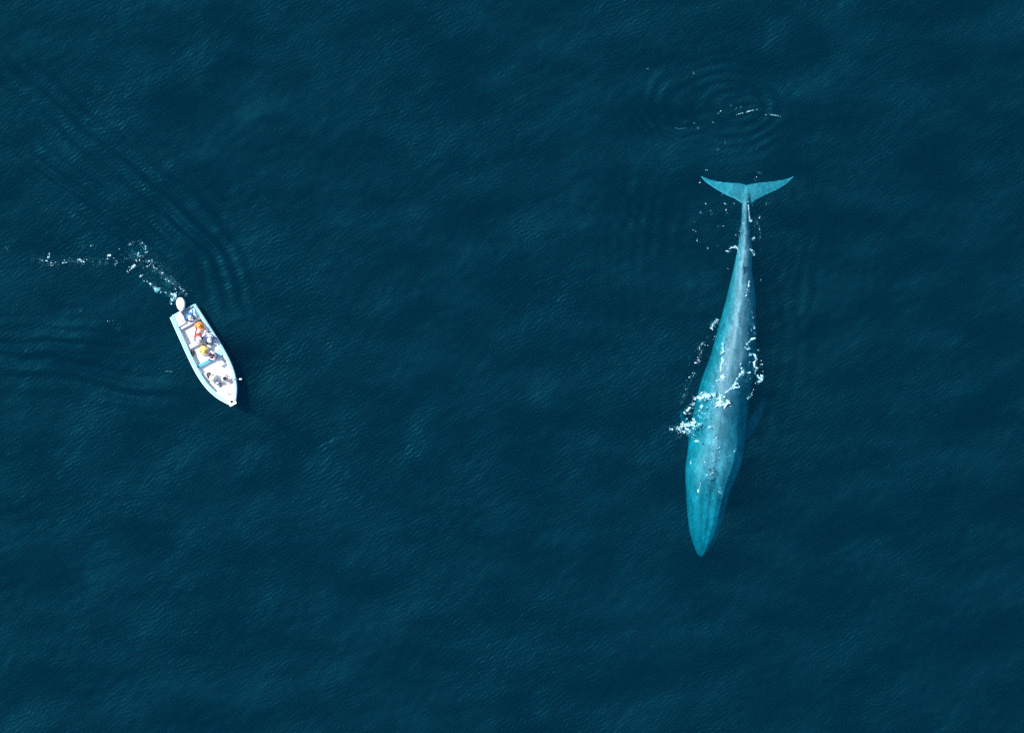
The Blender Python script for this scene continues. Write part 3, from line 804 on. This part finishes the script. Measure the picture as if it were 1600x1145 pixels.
    mo = MB(); p = headc + hf * .093 - hup * .062; mo.tube([p - side * .024, p + hf * .004, p + side * .024], [.003, .006, .003], 6); mo.build('mouth', M('lip', (.35, .14, .12), rough=.5, noise=.1), o)
    for sx in (-1, 1):
        p = headc + side * sx * .082
        MB().tube([p - hup * .028, p + side * sx * .012, p + hup * .03], [.006, .013, .009], 6).build('ear', body.materials[2], o)
    rotm = Matrix((side, hf, hup)).transposed()
    def cap_shape(rx, ry, hz, drop, mm, name, brim=None, back=0.0):
        mb = MB(); R = []
        for k in range(7):
            a = (k / 6) * PI / 2 * .97
            R.append([headc + rotm @ Vector((rx * math.cos(a) * math.cos(q), ry * math.cos(a) * math.sin(q) + back, drop + hz * math.sin(a))) for q in [2 * PI * j / 18 for j in range(18)]])
        mb.rings(R); ob = mb.build(name, mm, o)
        if brim:
            b2 = MB(); R = []
            for q in [2 * PI * j / 24 for j in range(24)]:
                if brim == 'peak': e = .02 + .085 * max(0, math.sin(q)) ** .8
                else: e = .075
                c_, s_ = math.cos(q), math.sin(q)
                R.append([headc + rotm @ Vector((c_ * (rx + w), s_ * (ry + w) + back, drop + zz)) for w, zz in ((-.01, .012), (e, -.012), (e, -.018), (-.01, .002))])
            R.append(R[0]); b2.rings(R, cap=False); b2.build('brim', mm, ob)
        return ob
    if hat:
        kind, cn, cc = hat
        hm = M('hat_' + cn, cc, rough=.85, noise=.1, nscale=20)
        if kind == 'hair':
            h_ = cap_shape(.098, .112, .105, -.01, hm, 'hair', back=-.018)
        else:
            cap_shape(.097, .112, .095, .02, hm, 'hat', brim='peak' if kind == 'cap' else 'wide')
            hb_ = MB(); hb_.rings([[headc + rotm @ Vector((.092 * math.cos(q), .098 * math.sin(q) - .022, zz)) for q in [PI + PI * j / 10 for j in range(11)]] + [headc + rotm @ Vector((.07 * math.cos(q), .07 * math.sin(q) - .02, zz)) for q in [2 * PI - PI * j / 10 for j in range(11)]] for zz in (-.05, .025)])
            hb_.build('hair', M('hat_dark_hair', (.035, .024, .018), rough=.6, noise=.2), o)
    if vest:
        vm = M('vest_' + vest[0], vest[1], rough=.75, noise=.12, nscale=12)
        mb = MB(); R = []
        for f, rx, ry in ((.03, .19, .15), (.14, .205, .175), (.26, .215, .185), (.36, .215, .175), (.43, .19, .15), (.475, .14, .11)):
            c_ = Vector((0, 0, .11)) + up * f
            R.append([c_ + Vector((rx * math.cos(q), 0, 0)) + fwd * ry * math.sin(q) * (1 if math.sin(q) > 0 else .85) for q in [2 * PI * j / 20 for j in range(20)]])
        vo = mb.rings(R).build('life_vest', vm, o)
        for f in (.12, .26):
            c_ = Vector((0, 0, .11)) + up * f; b3 = MB(); rx, ry = (.208, .178) if f < .2 else (.222, .192)
            b3.tube([c_ + Vector((rx * math.cos(q), 0, 0)) + fwd * ry * math.sin(q) for q in [2 * PI * j / 20 for j in range(21)]], .011, 6); b3.build('strap', M('strap_black', (.03, .03, .035), rough=.7, noise=.2), vo)
    o['face_y'] = 0
    del o['face_y']
    return o, rz
SK = ('tan', (.46, .27, .18)); SKD = ('brown', (.30, .16, .10))
NAVY = ('navy', (.05, .07, .17)); BLU = ('blue', (.03, .17, .38)); DARK = ('charcoal', (.035, .035, .045)); WHT = ('white', (.74, .74, .75)); PINK = ('pale_pink', (.74, .58, .60))
OLV = ('pale_olive', (.62, .62, .48)); MAR = ('maroon', (.15, .04, .07)); RED = ('red', (.62, .09, .06)); YEL = ('yellow', (.80, .55, .14)); ORG = ('orange', (.85, .27, .06)); GRY = ('grey', (.3, .31, .33)); CRM = ('cream', (.72, .66, .5))
ZS, ZD = .43, .37
person(W(294.5, 490.5, ZS), (.5, .88), dict(shirt=BLU, legs=BLU, skin=SKD, shoe=WHT), 'person in blue clothes and cream cap at the outboard tiller', lean=.30, hat=('cap', 'cream', CRM[1]), arms='tiller')
person(W(312.5, 506.0, ZS), (-.25, .95), dict(shirt=ORG, legs=RED, skin=SK, shoe=RED), 'person in orange life vest and red trousers', lean=.12, legs='out', hat=('cap', 'orange', ORG[1]), vest=ORG, arms='knees')
person(W(309.5, 523.5, ZS), (.2, .95), dict(shirt=NAVY, legs=WHT, skin=SK, shoe=DARK), 'person in red life vest and wide white hat holding a camera up', lean=.38, hat=('sunhat', 'white', WHT[1]), vest=RED, arms='camera')
person(W(328.5, 525.5, ZS), (-.1, .98), dict(shirt=NAVY, legs=NAVY, skin=SK, shoe=NAVY), 'person in white vest and navy trousers beside the right gunwale', lean=.2, vest=('white', WHT[1]), hat=('cap', 'white', WHT[1]), arms='wide', sleeve=True)
person(W(317.5, 541.0, ZS), (.15, .98), dict(shirt=YEL, legs=OLV, skin=SK, shoe=CRM), 'person in yellow life vest and yellow cap sitting amidships', lean=.45, hat=('cap', 'yellow', YEL[1]), vest=YEL, arms='knees')
person(W(336.0, 554.0, ZS), (-.95, .35), dict(shirt=PINK, legs=MAR, skin=SK, shoe=MAR), 'dark haired person in pale pink shirt and maroon trousers facing left', lean=.15, hat=('hair', 'dark_brown', (.04, .022, .016)), arms='knees', legs='sit')
p7, rz7 = person(W(347.0, 589.5, ZD), (.95, .35), dict(shirt=PINK, legs=WHT, skin=SK, shoe=WHT), 'dark haired person at the bow holding a long white tipped pole', lean=.25, hat=('hair', 'black', (.02, .016, .015)), arms='pole', legs='cross')
person(W(337.5, 591.5, ZD), (-.95, -.25), dict(shirt=OLV, legs=DARK, skin=SK, shoe=DARK), 'person in pale olive shirt, white cap and charcoal trousers near the bow', lean=.2, hat=('cap', 'white', WHT[1]), arms='knees', legs='cross')

# ------------------------------------------------------------------ things in the boat
def along(px, py, z, ang=0.0):
    p = W(px, py, z); return Vector((p.x, p.y, z)), BRZ + ang
def cooler(name, px, py, z, d, colr, lidc, label, ang=0.0, cat='cooler'):
    p, a = along(px, py, z, ang); e = empty(name, p, a); tag(e, label, cat)
    MB().box((0, 0, d[2] * .42), (d[0], d[1], d[2] * .84), .03).build('body', colr, e)
    l_ = MB().box((0, 0, d[2] * .93), (d[0] * 1.03, d[1] * 1.03, d[2] * .17), .025).build('lid', lidc, e)
    h_ = MB(); x = d[0] / 2 + .03
    h_.tube([(-x, -.0, d[2] * .6), (-x, 0, d[2] * 1.05), (x, 0, d[2] * 1.05), (x, 0, d[2] * .6)], .014, 6); h_.build('handle', M('cooler_handle', (.6, .62, .64), rough=.5, noise=.1), e)
    return e
cooler('cooler', 302.3, 490.0, FLOOR, (.50, .62, .40), M('cooler_pale_blue', (.30, .52, .68), rough=.5, noise=.1), M('cooler_blue_lid', (.42, .62, .74), rough=.5, noise=.1), 'pale blue cooler box in the stern corner')
cooler('cooler', 345.0, 566.5, .36, (.34, .46, .28), M('cooler_dark_side', (.08, .09, .11), rough=.6, noise=.15), M('cooler_white_lid', (.75, .73, .72), rough=.5, noise=.06), 'small white lidded cooler with dark sides on the bow deck', .2)
cooler('storage_box', 341.0, 552.0, FLOOR, (.42, .5, .30), M('box_teal', (.10, .34, .38), rough=.6, noise=.2), M('box_teal_lid', (.30, .55, .58), rough=.5, noise=.12), 'teal plastic storage box against the right side amidships', .1, 'box')
def bag(name, px, py, z, L_, Wd, Ht, colr, label, ang=0.0):
    p, a = along(px, py, z, ang); e = empty(name, p, a); tag(e, label, 'bag')
    mb = MB(); R = []
    for k in range(11):
        f = k / 10; s_ = max(.25, (1 - abs(2 * f - 1) ** 4)) ** .5
        R.append([Vector((Wd / 2 * s_ * math.cos(q) * (1 + .06 * math.sin(5 * q + k)), (f - .5) * L_, Ht / 2 + Ht / 2 * s_ * math.sin(q) * .98)) for q in [2 * PI * j / 14 for j in range(14)]])
    mb.rings(R).build('body', colr, e)
    hb = MB()
    hb.tube([(-Wd * .25, -L_ * .2, Ht * .95), (-Wd * .15, -L_ * .12, Ht * 1.25), (-Wd * .15, L_ * .12, Ht * 1.25), (-Wd * .25, L_ * .2, Ht * .95)], .014, 6); hb.build('handle', M('strap_black', (.03, .03, .035), rough=.7), e)
    z_ = MB(); z_.tube([(0, -L_ * .42, Ht * .99), (0, 0, Ht * 1.0), (0, L_ * .42, Ht * .99)], .008, 6); z_.build('zip', M('dull_metal'), e)
    return e
bag('camera_bag', 309.5, 503.0, FLOOR, .40, .26, .26, M('bag_grey', (.16, .17, .20), rough=.8, noise=.25), 'grey camera bag on the floor behind the orange vest', .3)
bag('duffel_bag', 301.0, 551.5, FLOOR, .42, .24, .24, M('bag_black', (.02, .02, .025), rough=.75, noise=.3), 'black duffel bag on the floor by the left gunwale', -.6)
bag('duffel_bag', 343.0, 601.0, .36, .30, .22, .18, M('bag_mid_grey', (.22, .24, .27), rough=.8, noise=.25), 'small grey bag on the bow deck', -.9)
bag('backpack', 327.3, 587.5, .36, .52, .34, .26, M('bag_black', (.02, .02, .025)), 'black backpack by the left gunwale near the bow', -.1)
def camera_thing(px, py, z, ang, label):
    p, a = along(px, py, z, ang); e = empty('photo_camera', p, a); tag(e, label, 'camera')
    bk = M('camera_black', (.02, .02, .022), rough=.4, noise=.15)
    bo = MB().box((0, 0, .05), (.14, .07, .10), .015).build('body', bk, e)
    MB().box((0, 0, .115), (.06, .06, .03), .01).build('viewfinder', bk, bo)
    le = MB(); le.tube([(0, .03, .05), (0, .12, .05), (0, .125, .05), (0, .19, .05)], [.036, .036, .044, .044], 12); le.build('lens', bk, e)
HEADZ = ZS + .11 + .205 + .36 + .06
camera_thing(311.5, 532.2, HEADZ - .05, math.radians(10), 'black camera held up by the person in the wide white hat')
camera_thing(326.0, 518.5, .59, math.radians(70), 'black camera lying on the white locker at the right gunwale')
MB_loc, MB_a = along(325.8, 518.8, FLOOR)
lk2 = empty('seat_locker', MB_loc, MB_a); tag(lk2, 'white seat locker beside the right gunwale amidships', 'locker')
MB().box((0, 0, .21), (.30, .36, .42), .03).build('body', WHITE, lk2); MB().box((0, 0, .435), (.32, .38, .03), .01).build('lid', DECK, lk2)
# pole with a white end held out over the side
hand = Matrix.Rotation(rz7, 3, 'Z') @ Vector((.10, .58, .40)) + Vector(p7.location)
tipw = W(375.8, 592.3, 1.0); st = W(352.5, 592.3, .98)
pe = empty('pole', (st.x, st.y, st.z)); tag(pe, 'thin dark pole with a white end reaching over the right gunwale', 'pole')
e_ = tipw - st
MB().tube([(0, 0, 0), tuple(e_ * .93)], .016, 8).build('shaft', M('pole_dark', (.05, .05, .06), rough=.5, noise=.2), pe)
MB().tube([tuple(e_ * .92), tuple(e_ * .95), tuple(e_ * 1.06), tuple(e_ * 1.09)], [.03, .06, .06, .03], 10).build('float_end', M('pole_white', (.8, .8, .8), rough=.5, noise=.05), pe)
# folded tripod on the bow deck
p, a = along(361.5, 601.5, .40); tp = empty('tripod', p, 0); tag(tp, 'folded black tripod lying on the bow deck', 'tripod')
d_ = (W(366.5, 598) - W(356.5, 606)); d_.z = 0; nrm_ = Vector((-d_.y, d_.x, 0)).normalized()
tb = M('tripod_black', (.03, .03, .035), rough=.5, noise=.2)
for k in (-1, 0, 1):
    MB().tube([d_ * -.5 + nrm_ * k * .06 + Vector((0, 0, .03)), d_ * .4 + nrm_ * k * .03 + Vector((0, 0, .04))], [.014, .022], 8).build('leg', tb, tp)
MB().box(tuple(d_ * .48 + Vector((0, 0, .045))), (.10, .10, .09), .02).build('head', tb, tp)
# coiled mooring rope on the foredeck
p, a = along(357.0, 615.0, sheer(150) - .005); rp = MB(); pts = []
for k in range(90):
    q = k * .32; rr_ = .16 - .0011 * k; pts.append((rr_ * math.cos(q), rr_ * math.sin(q), .02 + .0009 * k))
ro = rp.tube(pts, .014, 6).build('mooring_rope', M('rope_pale', (.68, .70, .68), rough=.9, noise=.15, nscale=40)); ro.location = p
tag(ro, 'coil of pale rope on the foredeck', 'rope')
